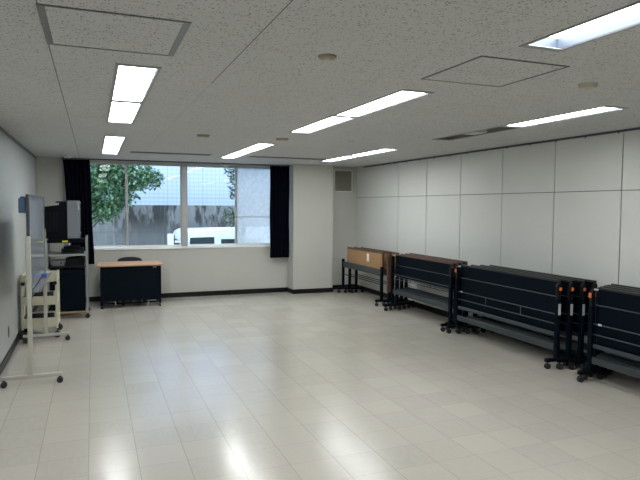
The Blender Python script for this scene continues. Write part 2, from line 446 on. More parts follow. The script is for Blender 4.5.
MB().box(WX0-0.01, WX1-0.001, YB-0.020, YB-0.0005, WZ0-0.012, WZ0+0.006, 0.003).build('window_sill', M['sill'], win)

# curtain rail and curtains
cr = thing('curtain_rail', 'thin dark curtain rail above the window', 'curtain rail', (0, 10.40, CEIL))
MB().box(-0.47, 3.485, -0.012, 0.012, -0.030, -0.008, 0.002).build('track', M['rail'], cr)
for x in (-0.42, 0.9, 2.2, 3.42): MB().box(x-0.012, x+0.012, -0.01, 0.01, -0.008, 0).build('bracket', M['rail'], cr)
def curtain(x0t, x1t, x0b, x1b, z0, z1, folds, label, seed):
    rnd = random.Random(seed)
    nx, nz = folds*10, 26; bm = bmesh.new(); g = []
    ph = [rnd.uniform(-0.5, 0.5) for _ in range(folds+1)]
    for j in range(nz+1):
        v = j/nz; row = []
        for i in range(nx+1):
            u = i/nx; a = x0t+(x1t-x0t)*u; b_ = x0b+(x1b-x0b)*u
            x = a*(1-v)+b_*v
            k = u*folds; amp = 0.018+0.016*v + 0.006*math.sin(k*1.7+seed)
            y = 10.40 + math.sin(2*PI*k+ph[int(k) % len(ph)]*v*0.8)*amp
            row.append(bm.verts.new((x+0.004*math.sin(9*v+k), y, z1+(z0-z1)*v)))
        g.append(row)
    for j in range(nz):
        for i in range(nx): bm.faces.new((g[j][i], g[j][i+1], g[j+1][i+1], g[j+1][i]))
    me = bpy.data.meshes.new('curtain'); bm.to_mesh(me); bm.free(); me.materials.append(M['curtain'])
    for q in me.polygons: q.use_smooth = True
    o = bpy.data.objects.new('curtain', me); C.objects.link(o)
    md = o.modifiers.new('thick', 'SOLIDIFY'); md.thickness = 0.003
    tag(o, label, 'curtain'); return o
curtain(-0.45, -0.04, -0.34, 0.005, 0.66, 2.402, 6, 'dark navy curtain gathered at the left end of the window, behind the television', 2)
curtain(3.085, 3.465, 3.085, 3.46, 0.68, 2.402, 6, 'dark navy curtain gathered at the right end of the window, against the pillar', 5)

# ------------------------------------------------------------------ ceiling lights
def light_unit(cx, a, b, lit, label, dz=0.006, loc_group='recessed fluorescent ceiling lights'):
    t = thing('ceiling_light', label, 'ceiling light', (cx, (a+b)/2, CEIL), loc_group)
    hx, hy = LW/2-0.001, (b-a)/2-0.001
    h = MB()
    h.box(-hx, -hx+0.004, -hy, hy, 0, 0.075).box(hx-0.004, hx, -hy, hy, 0, 0.075)
    h.box(-hx+0.004, hx-0.004, -hy, -hy+0.004, 0, 0.075).box(-hx+0.004, hx-0.004, hy-0.004, hy, 0, 0.075)
    h.box(-hx, hx, -hy, hy, 0.075, 0.08)
    h.build('housing', M['fix_in'] if lit else M['lamp_off'], t)
    fr = MB(); e = 0.018; z0 = -0.004; ei = 0.034
    fr.box(-hx-e, -hx, -hy-0.008, hy+0.008, z0, 0).box(hx, hx+e, -hy-0.008, hy+0.008, z0, 0)
    fr.box(-hx, hx, -hy-0.008, -hy+ei, z0, 0.001).box(-hx, hx, hy-ei, hy+0.008, z0, 0.001)
    fr.build('light_frame', M['fix_frame'], t)
    if lit:
        MB().box(-hx+0.006, hx-0.006, -hy+0.006, hy-0.006, dz, dz+0.006).build('diffuser', M['lamp'], t)
    else:
        q = MB().box(-hx+0.006, hx-0.006, -hy+0.006, -0.11, 0.040, 0.046)
        q.box(-hx+0.006, hx-0.006, 0.11, hy-0.006, 0.040, 0.046)
        o = q.build('diffuser', M['lamp_off'], t); o['label'] = 'unlit diffuser'
        MB().box(-hx+0.006, hx-0.006, -0.11, 0.11, 0.004, 0.036, 0.004).build('centre_cover', M['fix_lit'], t)
    return t
colname = {'left': 'left row', 'middle': 'middle row', 'right': 'right row'}
rowname = ['nearest pair, near unit', 'nearest pair, far unit', 'second pair, near unit', 'second pair, far unit', 'pair by the window, near unit', 'pair by the window, far unit']
for cn, cx in COLS.items():
    for k, (a, b_) in enumerate(units_of(cn)):
        lit = not (cn == 'right' and k == 3)
        lab = ('lit white ceiling light, %s, %s' % (colname[cn], rowname[k])) if lit else 'unlit grey ceiling light in the row beside the panelled wall'
        light_unit(cx, a, b_, lit, lab, 0.058 if cn == 'middle' and k < 2 else 0.006)

# access hatches: a metal frame round a square of ceiling board
for x0, y0, s_, wd, lab in ((-0.195, 2.54, 0.60, 0.030, 'square ceiling hatch with wide grey metal frame, nearest the left wall'),
                            (1.88, 2.51, 0.59, 0.012, 'square ceiling hatch with thin dark frame, near the right-hand lights')):
    t = thing('ceiling_hatch', lab, 'ceiling hatch', (x0, y0, CEIL), 'access hatches in the ceiling')
    q = MB(); th = 0.010
    q.box(0, wd, 0, s_, -0.005, 0).box(s_-wd, s_, 0, s_, -0.005, 0)
    q.box(wd, s_-wd, 0, th, -0.005, 0).box(wd, s_-wd, s_-th, s_, -0.005, 0)
    q.build('hatch_frame', M['hatch'], t)
    hp = MB().box(x0+wd, x0+s_-wd, y0+th, y0+s_-th, -0.002, 0).build('hatch_panel', M['ceiling'], t); hp.location = (-x0, -y0, 0)

# slot diffusers next to the window
for (x0, x1, y0, y1), lab in zip(SLOTS, ('long dark slot air diffuser in the ceiling near the left half of the window', 'long dark slot air diffuser in the ceiling between middle and right lights')):
    t = thing('air_diffuser', lab, 'air vent', (x0, y0, CEIL), 'slot air diffusers near the window')
    L = x1-x0; W = y1-y0
    MB().box(0.001, L-0.001, 0.001, W-0.001, 0.006, 0.012).build('duct', M['dark_slot'], t)
    q = MB()
    q.box(-0.008, L+0.008, -0.008, 0.006, -0.003, 0).box(-0.008, L+0.008, W-0.006, W+0.008, -0.003, 0)
    q.box(0, L, W/2-0.004, W/2+0.004, -0.001, 0.006)
    q.build('slot_frame', M['hatch'], t)

def detector(x, y, r, h, lab, m, name='smoke_detector', cat='smoke detector'):
    t = thing(name, lab, cat, (x, y, CEIL), 'small round ceiling detectors')
    MB().lathe([(r*0.55, -h), (r*0.9, -h*0.82), (r*0.98, -h*0.35), (r, 0)], n=24).build('detector_body', m, t, smooth=True)
    MB().lathe([(r*0.12, -h-0.004), (r*0.3, -h-0.002), (r*0.34, -h+0.001)], n=16).build('sensor_tip', M['beige_l'], t, smooth=True)
detector(1.15, 2.83, 0.050, 0.014, 'flat beige round detector on the ceiling nearest the camera', M['beige'])
detector(2.93, 2.82, 0.056, 0.034, 'thick beige round detector between the right-hand lights', M['beige_l'])
detector(1.15, 6.47, 0.070, 0.026, 'small brownish detector between the left and middle light rows', M['beige'])
detector(2.06, 6.44, 0.075, 0.022, 'brownish disc detector in line with the middle lights', M['beige'])
detector(2.89, 6.32, 0.045, 0.012, 'tiny pale detector between middle and right light rows', M['beige_l'])
detector(-0.36, 10.13, 0.065, 0.030, 'small white dome on the ceiling above the left curtain', M['sill'], 'ceiling_sensor', 'sensor')

# picture hooks on the right rail
hk = MB().box(-0.006, 0, -0.008, 0.008, -0.022, -0.002).box(-0.014, -0.006, -0.005, 0.005, -0.030, -0.014)
h0 = hk.build('picture_hook', M['rail'])
tag(h0, 'small dark hook hanging on the picture rail of the panelled wall', 'hook', 'hooks along the right-hand picture rail')
hy = [3.9+0.42*k for k in range(15)]
for i, y in enumerate(hy):
    o = h0 if i == 0 else h0.copy()
    if i: C.objects.link(o)
    o.location = (XR-0.0205, y, CEIL-0.006)

# ventilation grille in the alcove
g = thing('ventilation_grille', 'square grey louvred grille high on the alcove wall right of the pillar', 'vent', (4.44, YB, 1.94))
q = MB(); W = 0.40; Hh = 0.44; e = 0.022
q.box(0, W, -0.018, 0, 0, e, 0.002).box(0, W, -0.018, 0, Hh-e, Hh, 0.002).box(0, e, -0.018, 0, e, Hh-e, 0.002).box(W-e, W, -0.018, 0, e, Hh-e, 0.002)
q.build('grille_frame', mat('grille_frame_grey', (0.75, 0.75, 0.72), 0.5), g)
MB().box(e, W-e, -0.004, 0, e, Hh-e).build('duct_back', M['beige'], g)
q = MB()
for k in range(17):
    z = e+0.012+k*0.0232
    q.box(e, W-e, -0.006, 0.006, -0.001, 0.001, mtx=Matrix.Translation((0, -0.011, z)) @ Matrix.Rotation(math.radians(35), 4, 'X'))
q.build('louvres', mat('louvre_grey', (0.30, 0.30, 0.27), 0.5), g)

# wall outlet low on the left wall
o = thing('wall_outlet', 'small grey socket plate low on the left wall', 'outlet', (XL, 6.95, 0.22))
MB().box(0, 0.006, -0.035, 0.035, 0, 0.12, 0.002).build('cover_plate', M['greybox'], o)
MB().box(0.006, 0.008, -0.012, 0.012, 0.03, 0.09).build('socket', M['black'], o)

# ------------------------------------------------------------------ FOLDING TABLES
def caster(r=0.030, wdt=0.022):
    c = MB()
    for s_ in (-1, 1):
        c.lathe([(r*0.5, -wdt*0.5), (r*0.95, -wdt*0.48), (r, -wdt*0.2), (r, wdt*0.2), (r*0.95, wdt*0.48), (r*0.5, wdt*0.5)], (0, s_*(wdt*0.62), r), 16, 'Y')
    c.box(-0.012, 0.012, -wdt*0.1, wdt*0.1, r, r*2+0.006)
    c.tube([(0, 0, r), (0, 0, 2*r+0.012)], 0.007, 8)
    return c
def table_parts(t, L, style):
    r = 0.030; FZ = 2*r+0.012
    for end, y in (('near', 0.025), ('far', L-0.025)):
        ft = MB().box(-0.115 if style == 'wood' else -0.145, 0.155, y-0.022, y+0.022, FZ, FZ+0.038, 0.006).build('foot', M['navy2'], t)
        for x in (-0.090 if style == 'wood' else -0.118, 0.130):
            c = caster(r, 0.016).build('caster', M['rubber'], ft, smooth=True); c.location = (x, y, 0)
        top = 0.655 if style == 'wood' else 0.72
        lg = MB().box(-0.024, 0.018, y-0.025, y+0.025, FZ+0.038, top, 0.004).build('leg', M['navy2'] if style == 'wood' else M['navy'], t)
        if style != 'wood':
            br = MB().prism([(-0.020, 0.70), (0.016, 0.70), (0.020, 0.86), (0.008, 0.885), (-0.012, 0.875), (-0.026, 0.84)], 'Y', y-0.018, y+0.018, 0.003).build('hinge_bracket', M['black'], t)
            s_ = -1 if end == 'near' else 1
            yy = y+s_*0.018
            MB().lathe([(0.020, min(0, s_*0.008)), (0.020, max(0, s_*0.008))], (-0.004, yy, 0.82), 14, 'Y').build('knob', M['black'], br)
            if style != 'brown':
                yf = yy+s_*0.008
                MB().prism([(-0.018, 0.808), (0.010, 0.805), (0.014, 0.838), (-0.014, 0.842)], 'Y', min(yf, yf+s_*0.008), max(yf, yf+s_*0.008), 0.002).build('release_lever', M['orange'], br)
            else:
                yf = yy+s_*0.008
                MB().lathe([(0.012, min(yf, yf+s_*0.006)), (0.012, max(yf, yf+s_*0.006))], (-0.006, 0, 0.855), 12, 'Y').build('bolt', M['chrome'], br)
            if end == 'far' and style != 'brown':
                MB().prism([(-0.040, 0.805), (-0.024, 0.80), (-0.022, 0.845), (-0.036, 0.85)], 'Y', y-0.012, y+0.012, 0.002).build('release_lever', M['orange'], br)
            if end == 'near' and style != 'brown':
                MB().box(-0.020, 0.013, y-0.0265, y-0.025, 0.555, 0.67).build('label_sticker', M['sticker'], lg)
            if end == 'far':
                MB().box(-0.012, 0.010, y-0.060, y-0.022, 0.876, 0.892, 0.003).build('end_clip', M['sticker'], br)
    # vertical tabletop: laminate slab with an edge band along its rim
    edge = {'wood': M['brown'], 'brown': M['brown'], 'dark': M['darkedge']}[style]
    z0 = {'wood': 0.50, 'brown': 0.545, 'dark': 0.31}[style]
    a, b_ = (0.055, L-(0.13 if style == 'wood' else 0.055)); zt = 0.888 if style == 'wood' else 0.905
    MB().box(0.032, 0.058, a, b_, z0, zt, 0.005, 2).build('tabletop', edge, t)
    if style == 'wood':
        MB().box(0.029, 0.032, a+0.028, b_-0.028, z0+0.02, zt-0.027).build('laminate_face', M['oak'], t)
        MB().box(-0.018, 0.026, 0.052, L-0.052, 0.50, 0.605, 0.006).build('channel_beam', M['beam'], t)
        MB().tube([(0, 0.05, 0.36), (0, L-0.05, 0.36)], 0.007, 8).build('stretcher', M['navy2'], t)
    else:
        MB().box(0.026, 0.032, a+0.010, b_-0.010, z0+0.01, 0.885).build('underside_panel', M['navy'], t)
        MB().tube([(0.020, 0.05, 0.735), (0.020, L-0.05, 0.735)], 0.0055, 8).build('support_rail', M['rod'], t)
        sh = MB()
        for z, rr in (((0.59, 0.006), (0.515, 0.006)) if style == 'brown' else ((0.555, 0.006), (0.455, 0.006))): sh.tube([(0.0, 0.05, z), (0.0, L-0.05, z)], rr, 8)
        for y in (0.32*L, 0.66*L): sh.tube([(0.0, y, 0.515 if style == 'brown' else 0.455), (0.0, y, 0.56)], 0.005, 8)
        sh.build('book_shelf_rails', M['rod'], t, smooth=True)
        if style == 'dark': MB().box(-0.004, 0.004, 0.05, L-0.05, 0.325, 0.365, 0.002).build('modesty_bar', M['rod'], t)
        bz = (0.175, 0.24) if style == 'dark' else (0.28, 0.35)
        MB().box(-0.016, 0.012, 0.05, L-0.05, bz[0], bz[1], 0.005).build('cross_beam', M['beam'], t)
        MB().box(-0.0075, -0.0055, L*0.93-0.02, L*0.93+0.02, 0.550, 0.568).build('rail_tag', M['sticker'], t)

def table_group(X0, Y0, L, style, labels, group, pitch, yshift, n=3):
    t = thing('folding_table', labels[0], 'table', (X0, Y0, 0), group)
    table_parts(t, L, style)
    for k in range(1, n): dup(t, (X0+pitch*k, Y0-yshift*k, 0), labels[k], group)
    return t
g1 = table_group(4.45, 8.455, 1.63, 'wood', ['folding table with light wood face and white paper note, in the far corner',
     'second wood-topped folding table, nested in the middle of the far corner row', 'rear wood-topped folding table in the far corner, closest to the panelled wall'],
     'wood-topped folding tables in the far corner', 0.115, 0.05)
# a small paper note stuck on the wood face of the front table only
o = MB().box(4.477, 4.4785, 9.02, 9.11, 0.69, 0.83).build('paper_note', mat('white_paper', (0.85, 0.83, 0.80), 0.7))
tag(o, 'white paper note stuck on the light wood face of the corner table', 'note')
g2 = table_group(4.42, 6.42, 1.65, 'brown', ['dark folding table with brown edges, front of the second stack from the corner',
     'dark brown-edged folding table, second from the front in the second stack from the corner', 'dark brown-edged folding table, third from the front in the second stack from the corner', 'dark brown-edged folding table, rearmost of the second stack from the corner'],
     'brown-edged dark folding tables, second stack from the far corner', 0.11, -0.05, 4)
MB().box(-0.095, -0.030, 1.62, 1.66, 0.30, 0.900, 0.006, 2).build('end_panel', M['brown'], g2)
table_group(4.43, 4.535, 1.81, 'dark', ['long dark folding table with orange lever, front of the third stack from the corner',
     'long dark folding table, second from the front of the orange-levered stack', 'long dark folding table, third from the front of the orange-levered stack', 'long dark folding table, rear of the orange-levered stack, against the wall'],
     'dark folding tables with orange levers, third stack', 0.11, 0.05, 4)
table_group(4.40, 2.315, 1.81, 'dark', ['dark folding table at the right edge of view, front of the nearest stack',
     'dark folding table in the nearest stack, directly behind the front one', 'dark folding table in the nearest stack, third from the front', 'dark folding table in the nearest stack, against the panelled wall'],
     'dark folding tables in the stack nearest the camera', 0.11, -0.05, 4)

# ------------------------------------------------------------------ DESK AND CHAIR
d = thing('desk', 'dark steel desk with light wood top below the window', 'desk', (0.095, 9.70, 0))
W = 0.93; D = 0.55
MB().box(-0.05, W+0.035, -0.04, D+0.05, 0.675, 0.70, 0.006, 2).build('desktop', M['desk_top'], d)
for x in (0, W-0.035):
    q = MB().box(x, x+0.035, 0.0, D, 0.05, 0.675, 0.004)
    for y in (0.04, D-0.04): q.lathe([(0.022, 0), (0.022, 0.012), (0.010, 0.018), (0.010, 0.05)], (x+0.0175, y, 0), 12)
    q.build('side_panel', M['desk'], d)
MB().box(0.035, W-0.035, 0.012, 0.03, 0.115, 0.672, 0.002).build('modesty_panel', M['desk'], d)
for x in (0.22, W-0.20):
    MB().tube([(x, 0.022, 0.035), (x, 0.022, 0.115)], 0.011, 10).build('rail_stub', M['chrome'], d)
MB().box(0.035, W-0.035, 0.085, 0.115, 0.055, 0.078, 0.003).build('foot_rail', M['desk'], d)
MB().box(0.80, 0.86, 0.0095, 0.012, 0.640, 0.655, 0.001).build('maker_plate', M['beige'], d)

c = thing('office_chair', 'dark upholstered office chair tucked behind the desk', 'chair', (0.575, 10.10, 0))
# seat, curved backrest, column, star base
q = MB().box(-0.20, 0.20, -0.18, 0.19, 0.42, 0.485, 0.028, 3); q.build('seat', M['chair'], c, smooth=True)
bk = MB(); n = 14; outline = []
for i in range(n+1):
    a = PI*i/n; outline.append((-0.205*math.cos(a), 0.69+0.075*math.sin(a)**0.7))
outline = [(-0.18, 0.52), (-0.205, 0.57)] + outline + [(0.205, 0.57), (0.18, 0.52)]
bk.prism(outline[::-1], 'Y', 0.255, 0.305, 0.012); bk.build('backrest', M['chair'], c, smooth=True)
MB().box(-0.03, 0.03, 0.305, 0.318, 0.40, 0.66, 0.004).box(-0.03, 0.03, 0.05, 0.318, 0.395, 0.41, 0.003).build('back_support', M['black'], c)
MB().tube([(0, 0, 0.09), (0, 0, 0.42)], 0.022, 12).build('column', M['black'], c, smooth=True)
q = MB()
for k in range(5):
    a = 2*PI*k/5+0.3; q.tube([(0, 0, 0.10), (0.235*math.cos(a), 0.235*math.sin(a), 0.072)], [0.024, 0.014], 8)
q.build('star_base', M['black'], c)
for k in range(5):
    a = 2*PI*k/5+0.3; w_ = caster(0.024, 0.016).build('caster', M['rubber'], c, smooth=True); w_.location = (0.225*math.cos(a), 0.225*math.sin(a), 0)

# ------------------------------------------------------------------ MOBILE WHITEBOARD (along the left wall)
wb = thing('mobile_whiteboard', 'wheeled whiteboard on cream posts standing along the left wall', 'whiteboard', (-0.55, 5.79, 0))
LY = 1.81
for y in (0, LY):
    ft = MB().box(-0.25, 0.26, y-0.018, y+0.018, 0.068, 0.100, 0.006).build('foot', M['white_metal'], wb)
    for x in (-0.222, 0.240):
        k = caster(0.028, 0.018).build('caster', M['rubber'], ft, smooth=True); k.location = (x, y, 0)
    p_ = MB().box(-0.020, 0.020, y-0.016, y+0.016, 0.100, 1.365, 0.005)
    p_.build('post', M['white_metal'], wb)
    MB().lathe([(0.020, -0.022), (0.024, -0.014), (0.022, 0.0)], (0.0, y+(0.038 if y else -0.016), 1.30), 14, 'Y').build('pivot_knob', M['white_metal'], wb)
MB().box(-0.012, 0.012, 0.016, LY-0.016, 0.785, 0.81, 0.004).build('lower_rail', M['board_edge'], wb)
bz0, bz1, ya, yb = 0.845, 1.745, 0.024, LY-0.024
bd = MB().box(-0.008, 0.008, ya+0.018, yb-0.018, bz0+0.018, bz1-0.018).build('board_panel', M['board'], wb)
q = MB().box(-0.014, 0.014, ya, yb, bz0, bz0+0.018, 0.002).box(-0.014, 0.014, ya, yb, bz1-0.018, bz1, 0.002)
q.box(-0.014, 0.014, ya, ya+0.018, bz0+0.018, bz1-0.018, 0.002).box(-0.014, 0.014, yb-0.018, yb, bz0+0.018, bz1-0.018, 0.002)
q.build('board_frame', M['board_edge'], wb)
MB().box(0.014, 0.075, ya+0.1, yb-0.1, bz0-0.012, bz0-0.002, 0.002).box(0.068, 0.075, ya+0.1, yb-0.1, bz0-0.002, bz0+0.012, 0.001).build('pen_tray', M['greybox'], wb)
# erasers
o = thing('board_eraser', 'blue eraser lying on the pen tray under the whiteboard', 'eraser', (-0.507, 7.02, bz0-0.002))
MB().box(-0.024, 0.024, -0.07, 0.07, 0.014, 0.050, 0.006, 2).build('eraser_grip', M['blue'], o)
MB().box(-0.022, 0.022, -0.068, 0.068, 0.0, 0.014, 0.002).build('felt', M['pink'], o)
o = thing('eraser_holder', 'slate blue eraser holder clipped near the top back edge of the whiteboard', 'holder', (-0.564, 5.90, 1.575))
MB().box(-0.062, 0, -0.07, 0.07, 0, 0.135, 0.008, 2).build('holder_body', M['navyblue'], o)
MB().box(-0.050, -0.012, -0.05, 0.05, 0.135, 0.150, 0.003).build('holder_lid', M['navyblue'], o)

# ------------------------------------------------------------------ CREAM TROLLEY
tr = thing('trolley', 'small cream plastic trolley with three open tiers behind the whiteboard', 'trolley', (-0.63, 8.05, 0))
hx, hy2 = 0.20, 0.24
for sx in (-1, 1):
    for sy in (-1, 1):
        MB().box(sx*hx-0.022 if sx > 0 else -hx-0.005, hx+0.005 if sx > 0 else -hx+0.022, sy*hy2-0.022 if sy > 0 else -hy2-0.005, hy2+0.005 if sy > 0 else -hy2+0.022, 0.115, 0.80, 0.006, 2).build('corner_post', M['cream'], tr)
        k = caster(0.040, 0.024).build('caster', M['rubber'], tr, smooth=True); k.location = (sx*(hx-0.005), sy*(hy2-0.01), 0)
for z0, z1 in ((0.135, 0.255), (0.415, 0.525), (0.70, 0.79)):
    q = MB().box(-hx, hx, -hy2, hy2, z0, z0+0.012)
    q.box(-hx, hx, -hy2, -hy2+0.012, z0+0.012, z1, 0.003).box(-hx, hx, hy2-0.012, hy2, z0+0.012, z1, 0.003)
    q.box(-hx, -hx+0.012, -hy2+0.012, hy2-0.012, z0+0.012, z1, 0.003).box(hx-0.012, hx, -hy2+0.012, hy2-0.012, z0+0.012, z1, 0.003)
    q.build('tray', M['cream'], tr)
for sx in (-1, 1):
    MB().lathe([(0.020, -0.03), (0.024, -0.015), (0.018, 0.0)], (sx*(hx-0.022), -hy2-0.005, 0.685), 12, 'Y').build('knob', M['black'], tr)
bx = MB().box(-0.13, 0.13, -0.15, 0.16, 0, 0.10, 0.004).build('storage_box', M['black'])
bx.location = (-0.63, 8.05, 0.427); tag(bx, 'black box lying in the middle tier of the cream trolley', 'box')
bx = MB().box(-0.14, 0.14, -0.16, 0.16, 0, 0.10, 0.004).build('storage_box', M['black'])
bx.location = (-0.63, 8.05, 0.147); tag(bx, 'black box lying in the bottom tier of the cream trolley', 'box')

# ------------------------------------------------------------------ TV CART
X0, X1, Y0, Y1 = -0.63, -0.095, 9.02, 9.60
tc = thing('television_cart', 'grey tubular cart on casters carrying the television', 'cart', ((X0+X1)/2, (Y0+Y1)/2, 0))
ox, oy = (X0+X1)/2, (Y0+Y1)/2; hx, hy3 = (X1-X0)/2, (Y1-Y0)/2
for sx in (-1, 1):
    for sy in (-1, 1):
        MB().box(sx*hx-0.016, sx*hx+0.016, sy*hy3-0.016, sy*hy3+0.016, 0.085, 1.185 if sx > 0 else 1.149, 0.005).build('post', M['cart_tube'], tc)
        k = caster(0.032, 0.022).build('caster', M['rubber'], tc, smooth=True); k.location = (sx*hx, sy*hy3, 0)
MB().box(-hx+0.016, hx-0.016, -hy3-0.01, hy3+0.01, 1.105, 1.150, 0.004).build('top_shelf', M['tvback'], tc)
MB().box(-hx+0.016, hx-0.016, -hy3-0.01, hy3+0.01, 0.915, 0.940, 0.004).build('middle_shelf', M['shelf_grey'], tc)
MB().box(-hx+0.016, hx-0.016, -hy3-0.01, hy3+0.01, 0.745, 0.765, 0.004).build('lower_shelf', M['black'], tc)
MB().box(-hx+0.016, hx-0.016, -hy3-0.01, hy3+0.01, 0.085, 0.105, 0.004).build('bottom_board', M['tan'], tc)
MB().box(-0.055, 0.02, -hy3-0.0115, -hy3-0.010, 1.115, 1.140).build('yellow_sticker', M['yellow'], tc)
# the black cabinet on the bottom board
cbn = thing('media_cabinet', 'black cabinet standing on the bottom board of the television cart', 'cabinet', (ox+0.005, oy, 0.105))
MB().box(-0.235, 0.235, -0.26, 0.24, 0, 0.62, 0.004).build('cabinet_body', M['desk'], cbn)
MB().box(-0.228, 0.228, -0.272, -0.26, 0.01, 0.545, 0.002).build('cabinet_door', M['navy'], cbn)
MB().box(-0.228, 0.228, -0.272, -0.26, 0.555, 0.612, 0.002).build('drawer', M['navy'], cbn)
# small grey box and VCR
o = thing('equipment_box', 'small grey box on the cart shelf under the middle shelf', 'box', (-0.49, 9.20, 0.765))
MB().box(-0.09, 0.09, -0.12, 0.12, 0, 0.085, 0.004).build('box_body', M['greybox'], o)
MB().lathe([(0.012, -0.006), (0.012, 0)], (0.05, -0.12, 0.045), 12, 'Y').build('dial', M['black'], o)
o = thing('amplifier', 'black box shaped amplifier on the lower cart shelf beside the grey box', 'amplifier', (-0.255, 9.25, 0.765))
MB().box(-0.125, 0.125, -0.16, 0.15, 0, 0.105, 0.004).build('amplifier_case', M['black'], o)
MB().lathe([(0.016, -0.010), (0.018, 0)], (0.07, -0.16, 0.055), 14, 'Y').build('dial', M['tvback'], o)
o = thing('video_recorder', 'black video recorder on the middle shelf under the television', 'video recorder', (-0.285, 9.27, 0.940))
MB().box(-0.15, 0.15, -0.20, 0.14, 0.008, 0.075, 0.004).build('recorder_case', M['black'], o)
MB().box(-0.12, 0.03, -0.203, -0.20, 0.035, 0.06).build('tape_slot', M['tvback'], o)
for x in (-0.12, 0.12):
    for y in (-0.17, 0.11): MB().lathe([(0.010, 0), (0.010, 0.008)], (x, y, 0), 10).build('rubber_foot', M['rubber'], o)
MB().box(-0.12, 0.10, -0.12, 0.08, 0.076, 0.108, 0.004).build('disc_tray_unit', M['black'], o)

# CRT television, screen towards the right (+X)
tv = thing('television', 'bulky silver-fronted tube television on top of the cart, screen turned to the right', 'television', (-0.40, oy, 1.150))
hw = 0.325
bz = MB().prism([(0.055, 0.02), (0.215, 0.02), (0.225, 0.05), (0.225, 0.54), (0.215, 0.563), (0.055, 0.563)], 'Y', -hw, hw, 0.008).build('front_bezel', M['silver'], tv)
# curved tube face
sc = MB(); n = 10; g_ = []
for i in range(n+1):
    row = []
    for j in range(n+1):
        u, v = i/n*2-1, j/n*2-1
        row.append(sc.bm.verts.new((0.226+0.012*(1-0.5*u*u-0.5*v*v), u*0.27, 0.315+v*0.205)))
    g_.append(row)
for i in range(n):
    for j in range(n): sc.bm.faces.new((g_[i][j], g_[i+1][j], g_[i+1][j+1], g_[i][j+1]))
sc.build('screen', M['screen'], bz, smooth=True)
MB().box(0.225, 0.232, -0.28, 0.28, 0.04, 0.085, 0.002).build('speaker_strip', M['tvback'], bz)
MB().box(0.194, 0.216, -hw-0.002, -hw, 0.43, 0.55).build('bezel_highlight', M['chrome'], bz)  # chrome sliver standing in for a highlight on the bezel edge
# tapered back with louvres
b1 = MB()
def frust(mb, xa, xb, ya, yb_, za0, za1, zb0, zb1):
    vs = [mb.bm.verts.new(p) for p in ((xa, -ya, za0), (xa, ya, za0), (xa, ya, za1), (xa, -ya, za1), (xb, -yb_, zb0), (xb, yb_, zb0), (xb, yb_, zb1), (xb, -yb_, zb1))]
    for f_ in ((0, 1, 2, 3), (7, 6, 5, 4), (0, 4, 5, 1), (1, 5, 6, 2), (2, 6, 7, 3), (3, 7, 4, 0)): mb.bm.faces.new([vs[k] for k in f_])
frust(b1, 0.055, -0.05, 0.318, 0.312, 0.02, 0.54, 0.02, 0.525)
frust(b1, -0.05, -0.275, 0.312, 0.29, 0.02, 0.50, 0.025, 0.47)
b1.build('back_housing', M['tvback'], tv)
q = MB()
for k in range(9): q.box(-0.22+0.018*k, -0.213+0.018*k, -0.314, -0.24, 0.12, 0.40)
q.build('vent_slats', M['black'], tv)
MB().box(-0.10, 0.07, -0.20, 0.20, 0.53, 0.552, 0.004).build('top_hump', M['tvback'], tv)
MB().box(-0.20, 0.22, -0.28, 0.28, 0.0, 0.022, 0.004).build('pedestal', M['black'], tv)

# ------------------------------------------------------------------ OUTSIDE
MB().box(-14, 20, YB+T, 24, GROUND-0.2, GROUND).build('ground_outside', M['asphalt'], kind='structure')
w = MB().box(-14, 20, 14.4, 14.6, GROUND, 1.66, 0.0)
ow = w.build('retaining_wall', M['concrete'])
tag(ow, 'rain-stained grey concrete wall outside the window', 'wall')
ob = thing('neighbour_building', 'pale blue-white tiled building rising behind the concrete wall', 'building', (3, 17, GROUND))
MB().box(-17, 17, 0, 5, 0, 9.0).build('tiled_facade', M['facade'], ob)

# van parked along the wall, nose to the left
vn = thing('van', 'white van parked outside below the window', 'van', (1.71, 12.75, GROUND))
VL, VW = 3.4, 1.45
prof = [(0.0, 0.35), (0.0, 0.95), (0.02, 1.05), (0.06, 1.70), (0.10, 1.80), (0.22, 1.86), (1.6, 1.88), (3.1, 1.87), (3.30, 1.82), (3.39, 1.70), (3.40, 0.35), (3.30, 0.25), (0.08, 0.25)]
MB().prism(prof, 'Y', 0, VW, 0.03).build('body', M['van'], vn, smooth=True)
MB().prism([(0.22, 1.24), (0.26, 1.70), (0.79, 1.71), (0.79, 1.24)], 'Y', -0.006, 0.004).build('side_window', M['van_glass'], vn)
MB().prism([(0.94, 1.24), (0.94, 1.66), (1.90, 1.66), (1.90, 1.24)], 'Y', -0.006, 0.004).build('side_window', M['van_glass'], vn)
MB().prism([(2.12, 1.24), (2.12, 1.67), (3.10, 1.67), (3.16, 1.24)], 'Y', -0.006, 0.004).build('side_window', M['van_glass'], vn)
MB().box(0, 0.008, 0.12, VW-0.12, 0, 0.50, mtx=Matrix.Translation((0.012, 0, 1.14)) @ Matrix.Rotation(math.radians(3.5), 4, 'Y')).build('windscreen', M['van_glass'], vn)
m_ = MB().box(-0.24, -0.11, -0.20, -0.08, 1.48, 1.80, 0.03, 3).box(-0.13, 0.04, -0.12, 0.06, 1.60, 1.64, 0.01)
m_.build('wing_mirror', M['van'], vn, smooth=True)
MB().box(-0.113, -0.095, -0.19, -0.09, 1.50, 1.78, 0.004).build('mirror_glass', M['van_glass'], vn)
for x in (0.60, 2.70):
    for y in (0.10, VW-0.10):
        MB().lathe([(0.16, -0.105), (0.27, -0.10), (0.29, -0.05), (0.29, 0.05), (0.27, 0.10), (0.16, 0.105)], (x, y, 0.29), 24, 'Y').build('wheel', M['tyre'], vn, smooth=True)
q = MB().tube([(0.7, 0.12, 1.90), (3.1, 0.12, 1.90)], 0.010, 8)
for x in (0.8, 3.0): q.tube([(x, 0.12, 1.85), (x, 0.12, 1.90)], 0.01, 8)
q.build('roof_rail', M['van'], vn)

